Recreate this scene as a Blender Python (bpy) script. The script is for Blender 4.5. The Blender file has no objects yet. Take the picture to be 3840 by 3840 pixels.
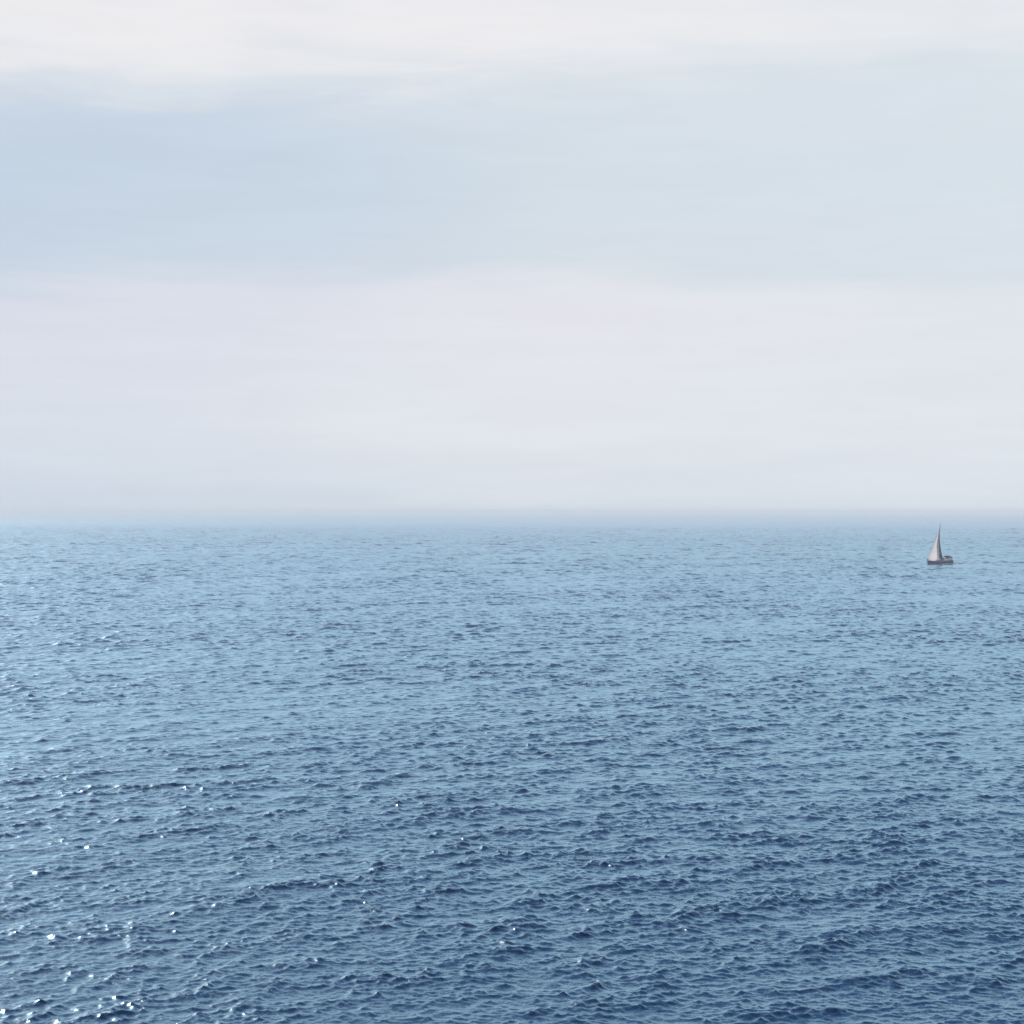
import bpy, bmesh, math, random
import numpy as np
from mathutils import Vector, Matrix

R = math.radians
SC = bpy.context.scene
COL = SC.collection

# ----------------------------------------------------------------- camera
CAM_H = 20.0
FOV = 28.0
cam_d = bpy.data.cameras.new('camera')
cam_d.sensor_fit = 'HORIZONTAL'
cam_d.sensor_width = 36.0
cam_d.lens = 18.0 / math.tan(R(FOV / 2))
cam_d.clip_start = 0.5
cam_d.clip_end = 60000.0
cam_d.shift_y = -1.3 / 1024
cam = bpy.data.objects.new('camera', cam_d)
COL.objects.link(cam)
cam.location = (0, 0, CAM_H)
cam.rotation_euler = (R(90.0), 0, 0)
SC.camera = cam

# ------------------------------------------------------------- sky and sun
SUN_AZ, SUN_EL = -31.0, 34.0            # degrees; azimuth from +Y (into the picture) to the right


def N(tree, kind, **kw):
    n = tree.nodes.new(kind)
    for k, v in kw.items():
        setattr(n, k, v)
    return n


class G:
    """small helper to write node maths as expressions"""

    def __init__(s, tree):
        s.t = tree

    def put(s, sock, v):
        if isinstance(v, (int, float)):
            sock.default_value = v
        elif isinstance(v, (tuple, list)):
            sock.default_value = v if len(v) != 3 or sock.type != 'RGBA' else (*v, 1.0)
        else:
            s.t.links.new(v, sock)

    def m(s, op, a, b=None, c=None, clamp=False):
        n = N(s.t, 'ShaderNodeMath', operation=op, use_clamp=clamp)
        for i, v in enumerate((a, b, c)):
            if v is not None:
                s.put(n.inputs[i], v)
        return n.outputs[0]

    def vm(s, op, a, b=None, scale=None):
        n = N(s.t, 'ShaderNodeVectorMath', operation=op)
        s.put(n.inputs[0], a)
        if b is not None:
            s.put(n.inputs[1], b)
        if scale is not None:
            s.put(n.inputs['Scale'], scale)
        return n.outputs[0]

    def xyz(s, x, y, z):
        n = N(s.t, 'ShaderNodeCombineXYZ')
        for i, v in enumerate((x, y, z)):
            s.put(n.inputs[i], v)
        return n.outputs[0]

    def sep(s, v):
        n = N(s.t, 'ShaderNodeSeparateXYZ')
        s.put(n.inputs[0], v)
        return n.outputs

    def noise(s, vec, scale, detail=2.0, rough=0.5, dist=0.0, color=False):
        n = N(s.t, 'ShaderNodeTexNoise')
        n.noise_dimensions = '3D'
        s.put(n.inputs['Vector'], vec)
        n.inputs['Scale'].default_value = scale
        n.inputs['Detail'].default_value = detail
        n.inputs['Roughness'].default_value = rough
        n.inputs['Distortion'].default_value = dist
        return n.outputs['Color' if color else 'Fac']

    def smooth(s, v, lo, hi, a=0.0, b=1.0):
        n = N(s.t, 'ShaderNodeMapRange', interpolation_type='SMOOTHSTEP')
        s.put(n.inputs['Value'], v)
        n.inputs['From Min'].default_value = lo
        n.inputs['From Max'].default_value = hi
        n.inputs['To Min'].default_value = a
        n.inputs['To Max'].default_value = b
        return n.outputs['Result']

    def mix(s, f, a, b):
        n = N(s.t, 'ShaderNodeMix', data_type='RGBA')
        s.put(n.inputs['Factor'], f)
        s.put(n.inputs['A'], a)
        s.put(n.inputs['B'], b)
        return n.outputs['Result']

    def ramp(s, f, stops, mode='EASE'):
        n = N(s.t, 'ShaderNodeValToRGB')
        n.color_ramp.interpolation = mode
        e = n.color_ramp.elements
        while len(e) < len(stops):
            e.new(0.5)
        for el, (p, c) in zip(e, stops):
            el.position = p
            el.color = (*c, 1.0)
        s.put(n.inputs['Fac'], f)
        return n.outputs['Color']


SKY_STRENGTH = 0.1
world = bpy.data.worlds.new('World')
SC.world = world
world.use_nodes = True
wt = world.node_tree
wt.nodes.clear()
g = G(wt)
sky = N(wt, 'ShaderNodeTexSky', sky_type='NISHITA')
sky.sun_disc = False
sky.sun_elevation = R(SUN_EL)
sky.sun_rotation = R(SUN_AZ)
sky.altitude = 20.0
sky.air_density = 1.0
sky.dust_density = 0.6
sky.ozone_density = 3.0
dirv = N(wt, 'ShaderNodeTexCoord').outputs['Generated']
dx, dy, dz = g.sep(dirv)
el = g.m('MULTIPLY', g.m('ARCSINE', dz), 57.2958)
az = g.m('MULTIPLY', g.m('ARCTAN2', dx, dy), 57.2958)
# thin layered cloud: long flat streaks that follow the elevation
wisp = g.noise(g.xyz(g.m('MULTIPLY', az, 0.055), g.m('MULTIPLY', el, 0.34), 3.7), 1.0, 5.0, 0.52, 0.6)
broad = g.noise(g.xyz(g.m('MULTIPLY', az, 0.030), g.m('MULTIPLY', el, 0.09), 11.3), 1.0, 2.0, 0.5)
elw = g.m('ADD', el, g.m('MULTIPLY', g.m('SUBTRACT', wisp, 0.5), 3.4))
elw = g.m('ADD', elw, g.m('MULTIPLY', g.m('SUBTRACT', broad, 0.5), 2.4))
shred = g.noise(g.xyz(g.m('MULTIPLY', az, 0.17), g.m('MULTIPLY', el, 1.0), 21.0), 1.0, 5.0, 0.55, 0.8)
elw = g.m('ADD', elw, g.m('MULTIPLY', g.m('MULTIPLY', g.m('SUBTRACT', shred, 0.5), 2.8), g.smooth(el, 7.5, 12.0)))
layers = g.ramp(g.m('DIVIDE', elw, 24.0, clamp=True), [
    (0.00, (0.665, 0.725, 0.795)),
    (0.035, (0.72, 0.762, 0.82)),
    (0.10, (0.762, 0.79, 0.84)),
    (0.24, (0.78, 0.785, 0.842)),
    (0.28, (0.67, 0.735, 0.80)),
    (0.40, (0.66, 0.735, 0.80)),
    (0.46, (0.68, 0.745, 0.81)),
    (0.58, (0.84, 0.838, 0.865)),
    (0.75, (0.70, 0.74, 0.82)),
])
thin = g.smooth(g.m('SUBTRACT', broad, g.m('MULTIPLY', g.m('MINIMUM', g.m('MAXIMUM', az, -16.0), 16.0), 0.022)), 0.42, 1.0)
thin = g.m('MULTIPLY', thin, g.smooth(elw, 10.5, 13.0, 1.0, 0.0))
thin = g.m('MULTIPLY', thin, g.smooth(elw, 5.0, 7.5, 0.55, 1.0))
layers = g.mix(g.m('MULTIPLY', thin, 0.43), layers, (0.42, 0.55, 0.74))
layers = g.mix(g.smooth(g.m('ADD', az, g.m('MULTIPLY', broad, 8.0)), 4.0, 22.0, 0.0, 0.5), layers, (0.715, 0.782, 0.838))
streak = g.noise(g.xyz(g.m('MULTIPLY', az, 0.22), g.m('MULTIPLY', el, 1.7), 33.0), 1.0, 6.0, 0.6, 0.5)
layers = g.vm('SCALE', layers, scale=g.smooth(streak, 0.25, 0.75, 0.982, 1.016))
# higher up the layer opens into broken white cloud with blue between
inv = g.m('DIVIDE', 1.0, g.m('MAXIMUM', dz, 0.06))
plan = g.xyz(g.m('MULTIPLY', dx, inv), g.m('MULTIPLY', dy, inv), 0.0)
puff = g.noise(plan, 1.5, 6.0, 0.56, 0.3)
cover = g.smooth(puff, 0.52, 0.78, 0.0, 0.28)
blue = g.vm('SCALE', sky.outputs[0], scale=SKY_STRENGTH)
high = g.mix(cover, blue, (0.80, 0.81, 0.85))
open_ = g.smooth(el, 13.5, 22.0)
skyc = g.mix(open_, layers, high)
bg = N(wt, 'ShaderNodeBackground')
wt.links.new(g.vm('SCALE', skyc, scale=1.0 / SKY_STRENGTH), bg.inputs['Color'])
bg.inputs['Strength'].default_value = SKY_STRENGTH
wo = N(wt, 'ShaderNodeOutputWorld')
wt.links.new(bg.outputs[0], wo.inputs['Surface'])

sun_d = bpy.data.lights.new('sun', 'SUN')
sun_d.energy = 5.0
sun_d.angle = R(0.53)
sun_d.color = (1.0, 0.91, 0.84)
sun = bpy.data.objects.new('sun', sun_d)
COL.objects.link(sun)
sdir = Vector((math.sin(R(SUN_AZ)) * math.cos(R(SUN_EL)), math.cos(R(SUN_AZ)) * math.cos(R(SUN_EL)), math.sin(R(SUN_EL))))
sun.rotation_euler = sdir.to_track_quat('Z', 'Y').to_euler()
sun.location = sdir * 300

vs = SC.view_settings
vs.view_transform = 'Standard'
vs.look = 'None'
vs.exposure = 0.0
vs.gamma = 1.0
vs.use_curve_mapping = False
cy = SC.cycles
cy.max_bounces = 6
cy.diffuse_bounces = 2
cy.glossy_bounces = 3
cy.volume_bounces = 1
cy.transparent_max_bounces = 8
cy.use_denoising = True
cy.use_adaptive_sampling = False
cy.caustics_reflective = False
cy.caustics_refractive = False
cy.sample_clamp_indirect = 4.0


# --------------------------------------------------------------- materials
def mat(name):
    m = bpy.data.materials.new(name)
    m.use_nodes = True
    m.node_tree.nodes.clear()
    t = m.node_tree
    out = N(t, 'ShaderNodeOutputMaterial')
    return m, t, G(t), out


def principled(name, color, rough=0.5, metal=0.0, wear=0.12, scale=3.0, spec=0.5):
    m, t, q, out = mat(name)
    p = N(t, 'ShaderNodeBsdfPrincipled')
    co = N(t, 'ShaderNodeTexCoord').outputs['Object']
    n = q.noise(co, scale, 5.0, 0.6)
    k = q.smooth(n, 0.3, 0.7, 1.0 - wear, 1.0 + wear * 0.5)
    t.links.new(q.vm('SCALE', tuple(color), scale=k), p.inputs['Base Color'])
    q.put(p.inputs['Roughness'], q.smooth(n, 0.3, 0.7, rough * 0.85, min(1.0, rough * 1.2)))
    p.inputs['Metallic'].default_value = metal
    p.inputs['Specular IOR Level'].default_value = spec
    t.links.new(p.outputs[0], out.inputs['Surface'])
    return m


# ------------------------------------------------------------ the open sea
rng = np.random.default_rng(11)
WAVE_DIR = math.atan2(-0.62, 0.78)      # waves run from far left towards near right


def band(lmin, slope, spread, nt=512, cells=36):
    """one octave of wind sea (wavelengths lmin..2 lmin) as a tile: height, sideways drift, squeeze"""
    T = lmin * cells
    k1 = 2 * math.pi * np.fft.fftfreq(nt, T / nt)
    kx, ky = np.meshgrid(k1, k1, indexing='ij')
    k = np.hypot(kx, ky)
    k[0, 0] = 1e-9
    lam = 2 * math.pi / k
    u = np.log2(lam / lmin)
    w = np.clip(1 - np.abs(u - 0.5) / 0.9, 0, 1)
    a = np.arctan2(ky, kx) - WAVE_DIR
    d = np.abs(np.cos(a / 2)) ** (2 * spread) + 0.02
    A = w * d * k ** -2.0
    A[0, 0] = 0
    H = A * (rng.standard_normal(k.shape) + 1j * rng.standard_normal(k.shape))
    h = np.fft.ifft2(H).real
    sx = np.fft.ifft2(1j * kx * H).real
    sy = np.fft.ifft2(1j * ky * H).real
    s = slope / math.sqrt((sx ** 2 + sy ** 2).mean())
    dX = np.fft.ifft2(1j * kx / k * H).real
    dY = np.fft.ifft2(1j * ky / k * H).real
    dv = np.fft.ifft2(-k * H).real
    F = np.stack([h * s, dX * s, dY * s, -dv * s], -1).astype(np.float32)
    return T, F


def sample(T, F, x, y, ang, ox, oy):
    n = F.shape[0]
    c, s = math.cos(ang), math.sin(ang)
    X = ((c * x + s * y + ox) / T) * n
    Y = ((-s * x + c * y + oy) / T) * n
    X0 = np.floor(X)
    Y0 = np.floor(Y)
    fx = (X - X0).astype(np.float32)[:, None]
    fy = (Y - Y0).astype(np.float32)[:, None]
    fx = fx * fx * (3 - 2 * fx)
    fy = fy * fy * (3 - 2 * fy)
    i = X0.astype(np.int64) % n
    j = Y0.astype(np.int64) % n
    i1 = (i + 1) % n
    j1 = (j + 1) % n
    v = (F[i, j] * (1 - fx) + F[i1, j] * fx) * (1 - fy) + (F[i, j1] * (1 - fx) + F[i1, j1] * fx) * fy
    dxr = c * v[:, 1] - s * v[:, 2]
    dyr = s * v[:, 1] + c * v[:, 2]
    return v[:, 0], dxr, dyr, v[:, 3]


BANDS = [  # shortest wavelength, rms slope near the shore, rms slope once grown, distance by which it has grown, spread
    (20.0, 0.004, 0.064, 3600, 4.0),
    (10.0, 0.008, 0.086, 2200, 3.2),
    (5.0, 0.020, 0.104, 1200, 2.2),
    (2.5, 0.038, 0.108, 680, 1.6),
    (1.25, 0.062, 0.120, 360, 1.2),
    (0.62, 0.110, 0.132, 170, 1.0),
    (0.32, 0.145, 0.145, 120, 0.7),
    (0.18, 0.165, 0.165, 120, 0.6),
]

# a disc of water around the viewpoint, finest where it lies near, out past the horizon haze
th_f = np.arange(-R(15.2), R(15.2) + 1e-6, 0.00100)
outer = []
t_, st = R(15.2), 0.0013
while t_ < math.pi - 0.12:
    t_ += st
    outer.append(t_)
    st *= 1.18
    st = min(st, 0.12)
outer = np.array([o_ for o_ in outer if o_ < math.pi - 0.05] + [math.pi])
th = np.concatenate([-outer[::-1], th_f, outer])
rr = [2.0]
while rr[-1] < 73:
    rr.append(rr[-1] * 1.06)
while rr[-1] < 13000:
    d_ = rr[-1]
    q_ = float(np.interp(d_, [73, 300, 500, 900, 2300, 4500], [0.0013, 0.00135, 0.0015, 0.0017, 0.0023, 0.010]))
    rr.append(d_ * (1 + q_))
rr = np.array(rr)
nr, nth = len(rr), len(th)
RR, TH = np.meshgrid(rr, th, indexing='ij')
X = (RR * np.sin(TH)).ravel()
Y = (RR * np.cos(TH)).ravel()
r_ = RR.ravel()
step = np.maximum(np.gradient(rr)[:, None] * np.ones(nth)[None, :], RR * np.gradient(th)[None, :]).ravel()
hz = np.zeros_like(X)
ddx = np.zeros_like(X)
ddy = np.zeros_like(X)
dvg = np.zeros_like(X)
hs = np.zeros_like(X)
var = np.zeros_like(X)
PEAK = 0.25
# gusts: patches of rougher and smoother water, from a very long band
Tg, Fg = band(60.0, 1.0, 0.3, 256, 12)
gust = sample(Tg, Fg, X, Y, 0.3, 5, 9)[0]
gust = gust / gust.std()
gust_a = np.clip(1 + 0.12 * gust, 0.6, 1.5)
Tg2, Fg2 = band(9.0, 1.0, 0.6, 256, 16)
g2 = sample(Tg2, Fg2, X, Y, -0.4, 2, 7)[0]
g2 = g2 / g2.std()
patch_a = np.clip(1 + 0.10 * g2, 0.6, 1.5)
for bi, (lm, sl0, sl, rg, sp) in enumerate(BANDS):
    T, F = band(lm, sl, sp)
    grow = sl0 / sl + (1 - sl0 / sl) * np.clip((r_ - 75) / (rg - 75), 0, 1)     # offshore wind: waves grow with fetch
    amp = np.clip((lm * 1.4 / np.maximum(step, 1e-6) - 1.3) / 1.3, 0, 1)
    amp = amp * grow * (gust_a if lm > 2 else gust_a * patch_a)
    h_, a_, b_, d_ = sample(T, F, X, Y, (rng.random() - 0.5) * 0.5, rng.random() * 500, rng.random() * 500)
    if lm < 6:
        hs += h_ * amp
        var += (F[..., 0].std() * amp) ** 2
    else:
        hz += h_ * amp
    ddx += a_ * amp
    ddy += b_ * amp
    if 1.0 < lm < 20:
        dvg += d_ * amp
sg = np.sqrt(var) + 1e-9
hz += sg * (np.exp(PEAK * np.clip(hs / sg, -3.0, 2.6)) - 1) / PEAK     # narrow crests over wide flat troughs
CHOP = 1.0
X2 = X + CHOP * ddx
Y2 = Y + CHOP * ddy
foam = np.clip((dvg / dvg.std() - 2.8) / 1.5, 0, 1)
loss = np.clip((step - 0.08) / 0.5, 0, 1)      # how much of the short chop the mesh no longer holds

co = np.empty((nr * nth, 3), np.float32)
co[:, 0], co[:, 1], co[:, 2] = X2, Y2, hz
ii = (np.arange(nr - 1)[:, None] * nth + np.arange(nth - 1)[None, :]).ravel()
quads = np.stack([ii, ii + 1, ii + nth + 1, ii + nth], -1)[:, ::-1].astype(np.int32)
me = bpy.data.meshes.new('sea')
me.vertices.add(len(co))
me.vertices.foreach_set('co', co.ravel())
me.loops.add(quads.size)
me.loops.foreach_set('vertex_index', quads.ravel())
me.polygons.add(len(quads))
me.polygons.foreach_set('loop_start', np.arange(0, quads.size, 4, dtype=np.int32))
me.polygons.foreach_set('loop_total', np.full(len(quads), 4, np.int32))
me.polygons.foreach_set('use_smooth', np.ones(len(quads), bool))
for nm, arr in (('foam', foam), ('loss', loss), ('far_loss', np.clip((step - 0.8) / 2.0, 0, 1)), ('gust', patch_a * gust_a)):
    at = me.attributes.new(nm, 'FLOAT', 'POINT')
    at.data.foreach_set('value', arr.astype(np.float32))
near_ = (X2 > 140) & (X2 < 180) & (Y2 > 750) & (Y2 < 790)
WX, WY, WZ = X2[near_], Y2[near_], hz[near_]


def water_z(x, y):
    return float(WZ[np.argmin((WX - x) ** 2 + (WY - y) ** 2)])


me.update()
if me.polygons[0].normal.z < 0:
    me.flip_normals()
sea = bpy.data.objects.new('sea', me)
COL.objects.link(sea)
sea['kind'] = 'structure'
sea['label'] = 'open blue sea with short choppy waves reaching the hazy horizon'

m, t, q, out = mat('sea_water')
geo = N(t, 'ShaderNodeNewGeometry')
pos = geo.outputs['Position']


def attr(tree, name):
    n = N(tree, 'ShaderNodeAttribute', attribute_name=name)
    return n.outputs['Fac']


a_far, a_loss, a_foam, a_gust = attr(t, 'far_loss'), attr(t, 'loss'), attr(t, 'foam'), attr(t, 'gust')
mp = N(t, 'ShaderNodeMapping')
mp.inputs['Rotation'].default_value = (0, 0, -WAVE_DIR)
t.links.new(pos, mp.inputs['Vector'])
px, py, pz = q.sep(mp.outputs[0])
flat = q.xyz(px, q.m('MULTIPLY', py, 0.6), 0.0)
cw, sw = math.cos(WAVE_DIR), math.sin(WAVE_DIR)


def ripple(scale, detail, rough):
    """random slope of the ripples too short for the mesh, along and across the wind"""
    c = q.noise(flat, scale, detail, rough, 0.4, True)
    r1, r2, _ = q.sep(q.vm('SUBTRACT', c, (0.5, 0.5, 0.5)))
    r2 = q.m('MULTIPLY', r2, 0.8)
    gx = q.m('SUBTRACT', q.m('MULTIPLY', r1, cw), q.m('MULTIPLY', r2, sw))
    gy = q.m('ADD', q.m('MULTIPLY', r1, sw), q.m('MULTIPLY', r2, cw))
    return q.xyz(gx, gy, 0.0)


fine = q.vm('SCALE', ripple(9.0, 4.0, 0.66), scale=q.m('MULTIPLY', a_gust, q.m('MULTIPLY_ADD', a_loss, -0.24, 0.58)))
mid = q.vm('SCALE', ripple(1.6, 3.0, 0.6), scale=q.m('MULTIPLY', a_loss, 0.50))
long_ = q.vm('SCALE', ripple(0.45, 2.0, 0.6), scale=q.m('MULTIPLY', a_far, 1.0))
nrm = q.vm('NORMALIZE', q.vm('ADD', q.vm('ADD', q.vm('ADD', geo.outputs['Normal'], fine), mid), long_))
body = N(t, 'ShaderNodeBsdfDiffuse')                 # light coming back up out of deep water
body.inputs['Color'].default_value = (0.001, 0.028, 0.086, 1)
gl = N(t, 'ShaderNodeBsdfGlossy')
gl.inputs['Color'].default_value = (0.575, 0.855, 1.0, 1)
gl.inputs['Roughness'].default_value = 0.19
gl2 = N(t, 'ShaderNodeBsdfGlossy')                   # capillary ripples: a wider, colourless sheen
gl2.inputs['Color'].default_value = (0.95, 0.95, 0.95, 1)
gl2.inputs['Roughness'].default_value = 0.34
glm = N(t, 'ShaderNodeMixShader')
glm.inputs[0].default_value = 0.035
fr = N(t, 'ShaderNodeFresnel')
fr.inputs['IOR'].default_value = 1.34
t.links.new(nrm, gl.inputs['Normal'])
t.links.new(nrm, gl2.inputs['Normal'])
t.links.new(gl.outputs[0], glm.inputs[1])
t.links.new(gl2.outputs[0], glm.inputs[2])
t.links.new(nrm, fr.inputs['Normal'])
p = N(t, 'ShaderNodeMixShader')
t.links.new(q.m('MINIMUM', q.m('MULTIPLY', fr.outputs[0], 1.4), 0.88), p.inputs[0])
t.links.new(body.outputs[0], p.inputs[1])
t.links.new(glm.outputs[0], p.inputs[2])
fo = N(t, 'ShaderNodeBsdfDiffuse')
fo.inputs['Color'].default_value = (0.78, 0.78, 0.80, 1)
fn = q.noise(pos, 2.6, 6.0, 0.7, 0.8)
fmask = q.smooth(q.m('ADD', q.m('MULTIPLY', a_foam, 0.75), q.m('MULTIPLY', fn, 0.6)), 0.66, 0.95)
fmask = q.m('MULTIPLY', fmask, q.smooth(a_foam, 0.0, 0.25, 0.0, 0.75))
mx = N(t, 'ShaderNodeMixShader')
t.links.new(fmask, mx.inputs[0])
t.links.new(p.outputs[0], mx.inputs[1])
t.links.new(fo.outputs[0], mx.inputs[2])
t.links.new(mx.outputs[0], out.inputs['Surface'])
me.materials.append(m)


# ------------------------------------------------------------ haze over the sea
def box_mesh(name, lo, hi):
    bm = bmesh.new()
    vs_ = [bm.verts.new((x, y, z)) for x in (lo[0], hi[0]) for y in (lo[1], hi[1]) for z in (lo[2], hi[2])]
    for f in ((0, 1, 3, 2), (4, 6, 7, 5), (0, 4, 5, 1), (2, 3, 7, 6), (0, 2, 6, 4), (1, 5, 7, 3)):
        bm.faces.new([vs_[i] for i in f])
    bmesh.ops.recalc_face_normals(bm, faces=bm.faces)
    me_ = bpy.data.meshes.new(name)
    bm.to_mesh(me_)
    bm.free()
    return me_


hm, ht, hq, hout = mat('haze_air')
hv = N(ht, 'ShaderNodeVolumePrincipled')
hv.inputs['Color'].default_value = (0.93, 0.983, 1.0, 1)
hv.inputs['Density'].default_value = 0.00023
hv.inputs['Anisotropy'].default_value = 0.0
ht.links.new(hv.outputs[0], hout.inputs['Volume'])
hme = box_mesh('haze', (-13600, -13600, -6.0), (13600, 13600, 23.0))
hme.materials.append(hm)
haze = bpy.data.objects.new('haze', hme)
COL.objects.link(haze)
haze['kind'] = 'stuff'
haze['label'] = 'pale sea haze fading the water towards the horizon'

# ------------------------------------------------------------ the sailing yacht
M_HULL = principled('hull_blue', (0.05, 0.09, 0.44), 0.4, spec=0.15)
M_BOOT = principled('antifouling_navy', (0.004, 0.009, 0.05), 0.7, spec=0.03)
M_DECK = principled('deck_gelcoat', (0.70, 0.69, 0.68), 0.45)
M_TEAK = principled('weathered_teak', (0.30, 0.22, 0.15), 0.7, 0, 0.25)
M_ALU = principled('spar_aluminium', (0.022, 0.03, 0.06), 0.5, 0.0, spec=0.15)
M_STEEL = principled('stainless_steel', (0.55, 0.56, 0.58), 0.25, 1.0)
M_ROPE = principled('rigging_wire', (0.10, 0.11, 0.13), 0.5)
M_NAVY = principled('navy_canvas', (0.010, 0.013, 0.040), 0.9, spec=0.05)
M_GREY = principled('spray_hood_canvas', (0.30, 0.40, 0.52), 0.85, spec=0.1)
M_GLASS = principled('smoked_acrylic', (0.012, 0.014, 0.018), 0.12)


def sailcloth(name, col):
    m_, t_, q_, o_ = mat(name)
    co_ = N(t_, 'ShaderNodeTexCoord').outputs['Object']
    px_, py_, pz_ = q_.sep(co_)
    # horizontal panel seams of the cloth
    w_ = q_.m('FRACT', q_.m('MULTIPLY', q_.m('ADD', pz_, q_.m('MULTIPLY', px_, 0.18)), 1.05))
    seam = q_.smooth(q_.m('ABSOLUTE', q_.m('SUBTRACT', w_, 0.5)), 0.44, 0.5, 1.0, 0.84)
    n_ = q_.smooth(q_.noise(co_, 0.9, 4.0, 0.6), 0.3, 0.7, 0.92, 1.04)
    c_ = q_.vm('SCALE', tuple(col), scale=q_.m('MULTIPLY', seam, n_))
    a_ = N(t_, 'ShaderNodeBsdfDiffuse')
    b_ = N(t_, 'ShaderNodeBsdfTranslucent')
    t_.links.new(c_, a_.inputs['Color'])
    t_.links.new(c_, b_.inputs['Color'])
    x_ = N(t_, 'ShaderNodeMixShader')
    x_.inputs[0].default_value = 0.42
    t_.links.new(a_.outputs[0], x_.inputs[1])
    t_.links.new(b_.outputs[0], x_.inputs[2])
    t_.links.new(x_.outputs[0], o_.inputs['Surface'])
    return m_


M_SAIL = sailcloth('sailcloth_cream', (0.87, 0.84, 0.84))

yacht = bpy.data.objects.new('sailing_yacht', None)
COL.objects.link(yacht)
yacht['label'] = 'lone sailing yacht with cream sails and blue hull heeling on the open sea'
yacht['category'] = 'sailboat'


def link(name, bm, material, parent=None, smooth=False):
    bmesh.ops.recalc_face_normals(bm, faces=bm.faces)
    me_ = bpy.data.meshes.new(name)
    bm.to_mesh(me_)
    bm.free()
    if smooth:
        for f in me_.polygons:
            f.use_smooth = True
    me_.materials.append(material)
    o = bpy.data.objects.new(name, me_)
    COL.objects.link(o)
    o.parent = parent or yacht
    return o


def tube(bm, pts, r, seg=8, r2=None):
    """a round bar through the points"""
    pts = [Vector(p_) for p_ in pts]
    rings = []
    for i, p_ in enumerate(pts):
        a = pts[max(0, i - 1)]
        b = pts[min(len(pts) - 1, i + 1)]
        d = (b - a).normalized()
        u = d.orthogonal().normalized()
        if i and rings:
            u = (pu - d * pu.dot(d)).normalized()
        pu = u
        v = d.cross(u)
        f = i / max(1, len(pts) - 1)
        rad = r if r2 is None else r + (r2 - r) * f
        rings.append([bm.verts.new(p_ + (u * math.cos(2 * math.pi * k / seg) + v * math.sin(2 * math.pi * k / seg)) * rad) for k in range(seg)])
    for a, b in zip(rings, rings[1:]):
        for k in range(seg):
            bm.faces.new((a[k], a[(k + 1) % seg], b[(k + 1) % seg], b[k]))
    bm.faces.new(rings[0][::-1])
    bm.faces.new(rings[-1])


def bar(name, pts, r, material, parent=None, seg=8, r2=None):
    bm = bmesh.new()
    tube(bm, pts, r, seg, r2)
    return link(name, bm, material, parent, True)


# hull: x forward (bow +), y to port, z up, waterline at z = 0
LOA, BEAM = 11.5, 3.6
XS = -LOA / 2
def half_beam(u):           # u 0 stern .. 1 bow
    return BEAM / 2 * (0.74 + 0.26 * math.sin(min(1, u / 0.45) * math.pi / 2)) * (1 - max(0, (u - 0.42) / 0.58) ** 2.1)
def sheer(u):
    return 1.08 + 0.42 * max(0, u - 0.25) ** 1.6
NST = 28
SECT = [(1.0, 1.0), (0.985, 0.72), (0.95, 0.45), (0.90, 0.22), (0.80, 0.0), (0.60, -0.22), (0.30, -0.36), (0.0, -0.42)]
bm = bmesh.new()
bm2 = bmesh.new()
rows = []
for i in range(NST + 1):
    u = i / NST
    row = []
    for w, zz in SECT:
        z = sheer(u) * zz if zz > 0 else zz * (1 - 0.8 * max(0, (u - 0.6) / 0.4) ** 1.5)
        hb = half_beam(u) * (w if u < 0.6 else w * (1 - (1 - zz) * 0.35 * ((u - 0.6) / 0.4)))
        x = XS + u * LOA
        if u > 0.7:                               # raked stem
            x -= (sheer(u) - z) * 0.42 * ((u - 0.7) / 0.3)
        if u < 0.12:                              # reversed transom
            x += (z - 0.1) * 0.55 * (1 - u / 0.12) if z > 0.1 else 0
        row.append((x, max(hb, 0.0), z))
    rows.append(row)
def loft(bm, rows, sides=(1, -1)):
    for s in sides:
        V = [[bm.verts.new((x, y * s, z)) for x, y, z in row] for row in rows]
        for a, b in zip(V, V[1:]):
            for k in range(len(a) - 1):
                try:
                    bm.faces.new((a[k], b[k], b[k + 1], a[k + 1]))
                except ValueError:
                    pass
    bmesh.ops.remove_doubles(bm, verts=bm.verts, dist=0.002)
CUT = 2
loft(bm, [r[:CUT + 1] for r in rows])
# transom
tr = rows[0]
for k in range(CUT):
    a, b = tr[k], tr[k + 1]
    bm.faces.new([bm.verts.new(p_) for p_ in ((a[0], a[1], a[2]), (a[0], -a[1], a[2]), (b[0], -b[1], b[2]), (b[0], b[1], b[2]))])
bmesh.ops.remove_doubles(bm, verts=bm.verts, dist=0.002)
hull = link('hull', bm, M_HULL, None, True)
bm = bmesh.new()
loft(bm, [r[CUT:] for r in rows])
tb = tr[CUT:]
bm.faces.new([bm.verts.new((a[0], a[1], a[2])) for a in tb] + [bm.verts.new((a[0], -a[1], a[2])) for a in tb[-2::-1]])
bmesh.ops.remove_doubles(bm, verts=bm.verts, dist=0.002)
link('hull_bottom', bm, M_BOOT, hull, True)
# rubbing strake along each side
for s in (1, -1):
    bar('rubbing_strake', [(r[0][0], (r[0][1] + 0.012) * s, r[0][2] - 0.10) for r in rows[1:-1]], 0.035, M_BOOT, hull, 6)
# deck with a little crown
bm = bmesh.new()
V = []
for r in rows:
    x, y, z = r[0]
    V.append([bm.verts.new((x, y * f * 0.985, z + 0.02 + 0.07 * (1 - f * f))) for f in (-1, -0.6, -0.2, 0.2, 0.6, 1)])
for a, b in zip(V, V[1:]):
    for k in range(5):
        bm.faces.new((a[k], b[k], b[k + 1], a[k + 1]))
deck = link('deck', bm, M_DECK, None, True)
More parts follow.
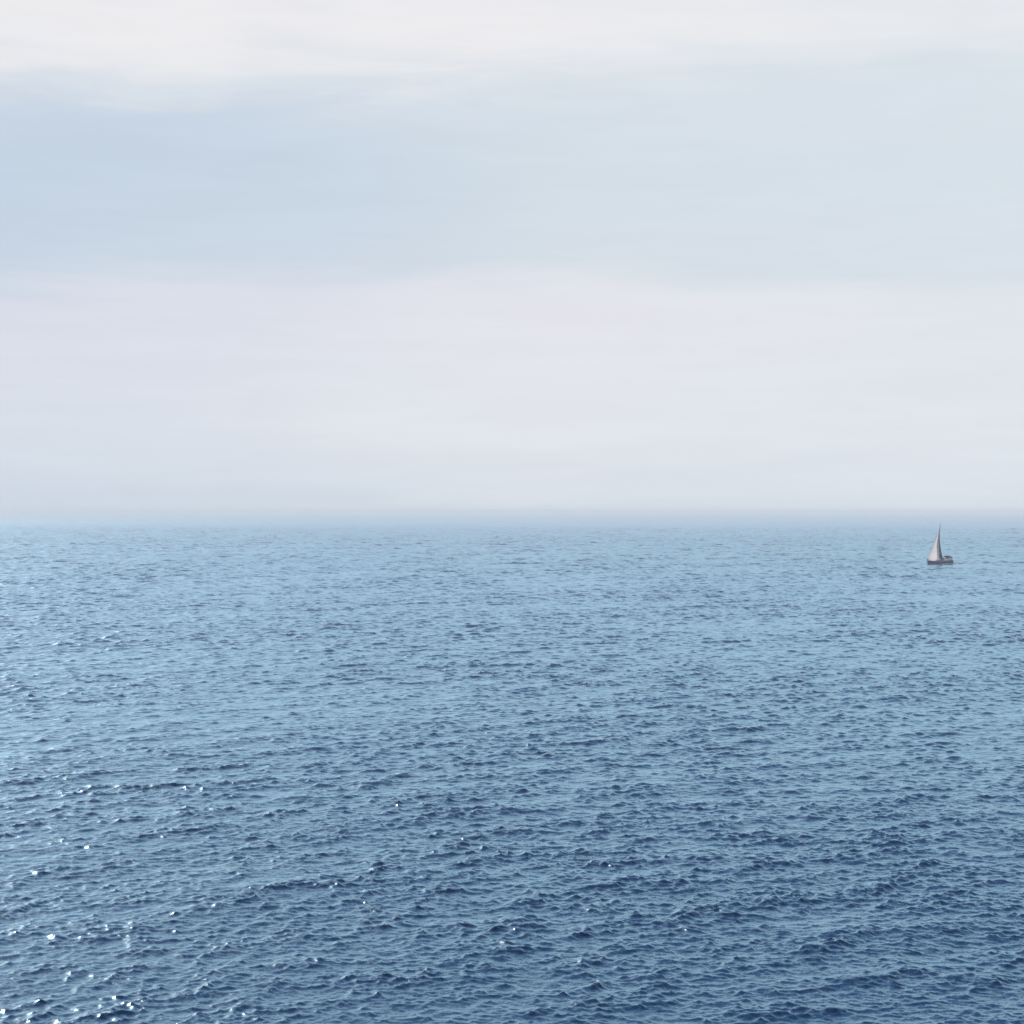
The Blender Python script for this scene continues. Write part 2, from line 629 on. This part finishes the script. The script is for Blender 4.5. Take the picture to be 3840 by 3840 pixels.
# toe rails
for s in (1, -1):
    bar('toe_rail', [(r[0][0], r[0][1] * 0.975 * s, r[0][2] + 0.045) for r in rows[1:-1]], 0.03, M_TEAK, deck, 6)


def solid(name, sections, material, parent=None, smooth=True):
    """loft of closed sections"""
    bm = bmesh.new()
    V = [[bm.verts.new(p_) for p_ in s] for s in sections]
    n = len(V[0])
    for a, b in zip(V, V[1:]):
        for k in range(n):
            bm.faces.new((a[k], a[(k + 1) % n], b[(k + 1) % n], b[k]))
    bm.faces.new(V[0][::-1])
    bm.faces.new(V[-1])
    return link(name, bm, material, parent, smooth)


# coachroof
def roof_section(x, w, z0, h, lean=0.16):
    return [(x, -w, z0), (x, -w + lean * 0.6, z0 + h * 0.75), (x, -w + lean * 1.6, z0 + h), (x, 0, z0 + h * 1.12),
            (x, w - lean * 1.6, z0 + h), (x, w - lean * 0.6, z0 + h * 0.75), (x, w, z0)]
cab = solid('coachroof', [roof_section(-0.9, 1.22, 1.05, 0.50), roof_section(0.6, 1.18, 1.06, 0.50), roof_section(1.8, 0.98, 1.10, 0.42),
                          roof_section(2.7, 0.66, 1.16, 0.24), roof_section(3.2, 0.40, 1.22, 0.06)], M_DECK)
for s in (1, -1):
    for x0, x1 in ((-0.6, 0.15), (0.35, 1.05), (1.25, 1.85)):
        w0 = 1.21 - max(0, x0 - 0.6) * 0.17 - 0.05
        w1 = 1.21 - max(0, x1 - 0.6) * 0.17 - 0.05
        bm = bmesh.new()
        pts = [(x0, w0, 1.24), (x1, w1, 1.26), (x1 - 0.05, w1 - 0.035, 1.41), (x0 + 0.05, w0 - 0.035, 1.41)]
        f0 = [bm.verts.new((x, (y + 0.02) * s, z)) for x, y, z in pts]
        f1 = [bm.verts.new((x, (y - 0.04) * s, z)) for x, y, z in pts]
        bm.faces.new(f0)
        bm.faces.new(f1)
        for k in range(4):
            bm.faces.new((f0[k], f0[(k + 1) % 4], f1[(k + 1) % 4], f1[k]))
        link('window', bm, M_GLASS, cab)
# hatch, coamings, helm seat
solid('hatch', [[(x, -0.3, 1.40 - (x - 2.0) * 0.2), (x, 0.3, 1.40 - (x - 2.0) * 0.2), (x, 0.3, 1.66 - (x - 2) * 0.24), (x, -0.3, 1.66 - (x - 2) * 0.24)] for x in (2.0, 2.5)], M_GLASS, cab, False)
for s in (1, -1):
    solid('cockpit_coaming', [[(x, (1.05 + o) * s, 1.05), (x, (1.28 + o) * s, 1.05), (x, (1.22 + o) * s, 1.36), (x, (1.10 + o) * s, 1.36)]
                              for x, o in ((-4.4, -0.08), (-2.6, 0.0), (-0.9, 0.0))], M_DECK, None, False)
solid('helm_seat', [[(-4.85, y, 1.06), (-4.35, y, 1.06), (-4.35, y, 1.48), (-4.85, y, 1.48)] for y in (-1.0, 1.0)], M_DECK, None, False)
# sprayhood over the companionway
def arch(x, w, z0, h, n=12, tk=0.0):
    return [(x, (w - tk) * math.cos(math.pi * k / n), z0 + (h - tk) * math.sin(math.pi * k / n) ** 0.6) for k in range(n + 1)]
bm = bmesh.new()
V = [[bm.verts.new(p_) for p_ in arch(x, w, 1.45, h)] for x, w, h in ((0.15, 1.12, 0.06), (-0.35, 1.14, 0.58), (-0.95, 1.15, 0.68), (-1.4, 1.15, 0.66))]
for a, b in zip(V, V[1:]):
    for k in range(len(a) - 1):
        bm.faces.new((a[k], a[k + 1], b[k + 1], b[k]))
bmesh.ops.solidify(bm, geom=bm.faces[:], thickness=0.03)
link('sprayhood', bm, M_GREY, None, True)
# bimini above the helm
bim_secs = []
for x, dz in ((-4.95, -0.16), (-4.5, 0.02), (-3.7, 0.07), (-3.0, 0.02), (-2.55, -0.18)):
    top = [(x, 1.28 * math.sin(a), 2.24 + dz + 0.16 * math.cos(a * 1.4)) for a in np.linspace(-1.25, 1.25, 9)]
    bot = [(x_, y_ * 0.985, z_ - 0.26) for x_, y_, z_ in top[::-1]]
    bim_secs.append(top + bot)
bim = solid('bimini', bim_secs, M_NAVY)
for s in (1, -1):
    for x0, x1 in ((-3.75, -4.6), (-3.75, -3.7), (-3.75, -2.9)):
        bar('bimini_bow', [(x0, 1.30 * s, 1.15), (x1, 1.24 * s, 2.15)], 0.022, M_STEEL, bim, 6)
# wheel and pedestal
bar('steering_pedestal', [(-3.5, 0, 0.9), (-3.5, 0, 1.75)], 0.10, M_DECK, None, 10, 0.07)
bar('steering_wheel', [(-3.62, 0.45 * math.cos(a), 1.65 + 0.45 * math.sin(a)) for a in np.linspace(0, 2 * math.pi, 25)], 0.02, M_STEEL, None, 6)

# spars: raked mast stepped on the coachroof
MX, MZ0, MZ1, RAKE = 1.95, 1.45, 15.3, 0.045
def mast_at(z):
    return Vector((MX - RAKE * (z - MZ0) - 0.0012 * (z - MZ0) ** 2, 0, z))
mast = bar('mast', [mast_at(MZ0 + (MZ1 - MZ0) * k / 14) for k in range(15)], 0.17, M_ALU, None, 10, 0.065)
for z, w in ((6.2, 1.15), (10.4, 0.85)):
    c = mast_at(z)
    for s in (1, -1):
        bar('spreader', [c + Vector((0, 0.05 * s, 0)), c + Vector((-0.18, w * s, 0.06))], 0.035, M_ALU, mast, 6, 0.02)
bar('antenna', [mast_at(MZ1), mast_at(MZ1) + Vector((-0.08, 0, 0.85))], 0.018, M_ROPE, mast, 5)
BOW = Vector(rows[-1][0]) + Vector((-0.15, 0, 0.05))
HEAD_Z = 12.4
bar('forestay', [BOW, mast_at(13.2)], 0.022, M_ROPE, None, 5)
bar('backstay', [mast_at(MZ1 - 0.1), (XS + 0.55, 0, 1.12)], 0.014, M_ROPE, None, 5)
for s in (1, -1):
    bar('shroud', [mast_at(MZ1 - 0.3), mast_at(10.4) + Vector((-0.18, 0.85 * s, 0.06)), mast_at(6.2) + Vector((-0.18, 1.15 * s, 0.06)), (0.95, 1.50 * s, 1.15)], 0.013, M_ROPE, None, 5)
    bar('lower_shroud', [mast_at(6.1), (0.7, 1.48 * s, 1.15)], 0.013, M_ROPE, None, 5)


def sail(name, luff, leech, foot_belly, camber, side, material, nu=16, nv=26, thick=0.012, u0=0.0, u1=1.0, push=0.0):
    """cloth between two edge curves, bellied to one side"""
    bm = bmesh.new()
    grid = []
    for j in range(nv + 1):
        v = j / nv
        a, b = luff(v), leech(v)
        ch = (b - a)
        nrm_ = ch.cross(Vector((0, 0, 1)))
        nrm_ = nrm_.normalized() if nrm_.length > 1e-6 else Vector((0, side, 0))
        if nrm_.y * side < 0:
            nrm_ = -nrm_
        row = []
        for i in range(nu + 1):
            u = u0 + (u1 - u0) * i / nu
            w_ = 4 * u * (1 - u) * (1.25 - 0.5 * u)
            p_ = a + ch * u + nrm_ * (ch.length * camber * w_ + push)
            if v < 0.2:
                p_.z -= foot_belly * 4 * u * (1 - u) * (1 - v / 0.2)
            row.append(bm.verts.new(p_))
        grid.append(row)
    for a, b in zip(grid, grid[1:]):
        for i in range(nu):
            bm.faces.new((a[i], a[i + 1], b[i + 1], b[i]))
    bmesh.ops.recalc_face_normals(bm, faces=bm.faces)
    return bm


TACK = BOW + Vector((-0.05, 0, 0.45))
GHEAD = BOW.lerp(mast_at(13.2), 0.90)
CLEW = Vector((1.75, 1.05, 1.75))
def g_luff(v): return TACK.lerp(GHEAD, v)
def g_leech(v):
    p_ = CLEW.lerp(GHEAD, v)
    p_.x += 0.55 * math.sin(math.pi * v) * (1 - 0.3 * v)
    return p_
gen = link('genoa', sail('genoa', g_luff, g_leech, 0.35, 0.115, 1, M_SAIL, thick=0.01), M_SAIL, None, True)
link('foot_strip', sail('foot_strip', g_luff, lambda v: g_luff(v).lerp(g_leech(v), 1.0), 0.35, 0.115, 1, M_NAVY, 16, 1, 0.012, 0.0, 0.3, 0.02) if False else
     (lambda b_: (tube(b_, [g_luff(0).lerp(g_leech(0), f) + Vector((0, 0.22 * 4 * f * (1 - f), -0.38 * 4 * f * (1 - f) + 0.02)) for f in np.linspace(0.0, 0.30, 8)], 0.10, 6), b_)[1])(bmesh.new()),
     M_NAVY, gen, True)
# mainsail, reefed, boom eased out to port
BA = R(78.0)
GOOSE = mast_at(2.35) + Vector((-0.12, 0, 0))
BD = Vector((-math.cos(BA), math.sin(BA), 0.02))
boom = bar('boom', [GOOSE, GOOSE + BD * 3.5], 0.085, M_ALU, None, 8)
MHEAD = mast_at(12.6) + Vector((-0.1, 0, 0))
MCLEW = GOOSE + BD * 3.3 + Vector((0, 0, 0.15))
def m_luff(v): return mast_at(2.5 + (12.6 - 2.5) * v) + Vector((-0.10, 0, 0))
def m_leech(v):
    p_ = m_luff(v) + BD * (3.3 * (1 - v) ** 1.55 + 0.12)
    p_.z = MCLEW.z + (MHEAD.z - MCLEW.z) * v
    return p_
main = link('mainsail', sail('mainsail', m_luff, m_leech, 0.1, 0.10, 1, M_SAIL, thick=0.01), M_SAIL, None, True)
link('leech_shade_strip', sail('leech_shade_strip', m_luff, m_leech, 0.1, 0.10, 1, M_NAVY, 4, 26, 0.03, 0.62, 1.012, 0.012), M_NAVY, main, True)  # shade on the outer part of the mainsail, put in as a navy strip
for f in (0.25, 0.5, 0.75):
    a, b = m_luff(f), m_leech(f)
    bar('batten', [a.lerp(b, 0.45) + Vector((-0.05, 0.22 * (1 - f), 0)), a.lerp(b, 0.80) + Vector((-0.05, 0.12 * (1 - f), 0))], 0.02, M_ROPE, main, 5)
bar('mainsheet', [GOOSE + BD * 3.0, (-1.9, 0.5, 1.1)], 0.015, M_ROPE, None, 5)
bar('jib_sheet', [CLEW, (-1.6, 1.25, 1.38)], 0.014, M_ROPE, None, 5)
bar('furling_drum', [BOW + Vector((-0.02, 0, 0.1)), BOW + Vector((-0.04, 0, 0.32))], 0.11, M_ROPE, None, 10)

# pulpit, pushpit, stanchions and lifelines
def edge(u, s, dz=0.0, inn=0.94):
    i = u * NST
    k = min(NST - 1, int(i))
    f = i - k
    a, b = rows[k][0], rows[k + 1][0]
    return Vector((a[0] + (b[0] - a[0]) * f, (a[1] + (b[1] - a[1]) * f) * inn * s, a[2] + (b[2] - a[2]) * f + dz))
bar('pulpit', [edge(0.86, 1, 0.03), edge(0.875, 1, 0.62), edge(0.94, 1, 0.66), edge(0.995, 1, 0.66) + Vector((0.12, 0, 0)), edge(0.995, -1, 0.66) + Vector((0.12, 0, 0)),
               edge(0.94, -1, 0.66), edge(0.875, -1, 0.62), edge(0.86, -1, 0.03)], 0.026, M_STEEL, None, 6)
bar('pushpit', [edge(0.16, 1, 0.03), edge(0.15, 1, 0.62), edge(0.07, 1, 0.64), edge(0.05, 0.8, 0.64), edge(0.05, -0.8, 0.64), edge(0.07, -1, 0.64), edge(0.15, -1, 0.62), edge(0.16, -1, 0.03)], 0.026, M_STEEL, None, 6)
for s in (1, -1):
    for u in (0.30, 0.44, 0.58, 0.72):
        bar('stanchion', [edge(u, s, 0.02), edge(u, s, 0.62)], 0.016, M_STEEL, None, 6)
    for dz in (0.33, 0.61):
        bar('lifeline', [edge(u, s, dz) for u in (0.15, 0.30, 0.44, 0.58, 0.72, 0.875)], 0.008, M_ROPE, None, 4)
# stern: bathing ladder, horseshoe lifebuoy
for y in (-0.2, 0.2):
    bar('ladder_rail', [(XS + 0.42, y, 0.98), (XS + 0.02, y, 0.30)], 0.022, M_STEEL, None, 6)
for k in range(3):
    x, z = XS + 0.34 - 0.13 * k, 0.84 - 0.22 * k
    bar('ladder_rung', [(x, -0.2, z), (x, 0.2, z)], 0.02, M_STEEL, None, 6)
bar('lifebuoy', [(XS + 0.5, 0.95 + 0.2 * math.cos(a), 1.48 + 0.24 * math.sin(a)) for a in np.linspace(-1.0, math.pi + 1.0, 12)], 0.06, M_DECK, None, 7)

BX, BY = 160.2, 770.0
HEAD, HEEL, PITCH = 180.0 + 24.0, 13.0, 3.0
yacht.matrix_world = (Matrix.Translation((BX, BY, 0.40)) @ Matrix.Rotation(R(HEAD), 4, 'Z') @ Matrix.Rotation(R(PITCH), 4, 'Y') @ Matrix.Rotation(R(-HEEL), 4, 'X'))

# white water along the lee side and astern
bm = bmesh.new()
random.seed(5)
hd = Vector((math.cos(R(HEAD)), math.sin(R(HEAD)), 0))
sd = Vector((-hd.y, hd.x, 0))
for k in range(110):
    f = random.random()
    if k < 80:
        al = -LOA * 0.5 + f * LOA * 0.52
        off = half_beam(min(1, max(0, al / LOA + 0.5))) * 1.05 + random.random() * 0.45
        if math.sin(al * 2.1) < 0.1:
            continue
    else:
        al = -LOA * 0.5 - f * f * 7.0
        off = (random.random() - 0.5) * 2.2
    c = Vector((BX, BY, 0)) + hd * al + sd * off
    rad = 0.16 + random.random() * 0.26
    mtx = Matrix.Translation((c.x, c.y, water_z(c.x, c.y) + random.random() * 0.10)) @ Matrix.Rotation(R(HEAD), 4, 'Z') @ Matrix.Diagonal((1.9, 1.0, 0.7, 1)).to_4x4()
    bmesh.ops.create_icosphere(bm, subdivisions=1, radius=rad, matrix=mtx)
for v in bm.verts:
    v.co += Vector((random.uniform(-1, 1), random.uniform(-1, 1), random.uniform(-1, 1))) * 0.05
M_FOAM = sailcloth('white_water', (0.92, 0.92, 0.93))
wk = link('bow_wave_foam', bm, M_FOAM, None, True)
wk.parent = None
wk['kind'] = 'stuff'
wk['label'] = 'white foam along the lee side and wake of the yacht'
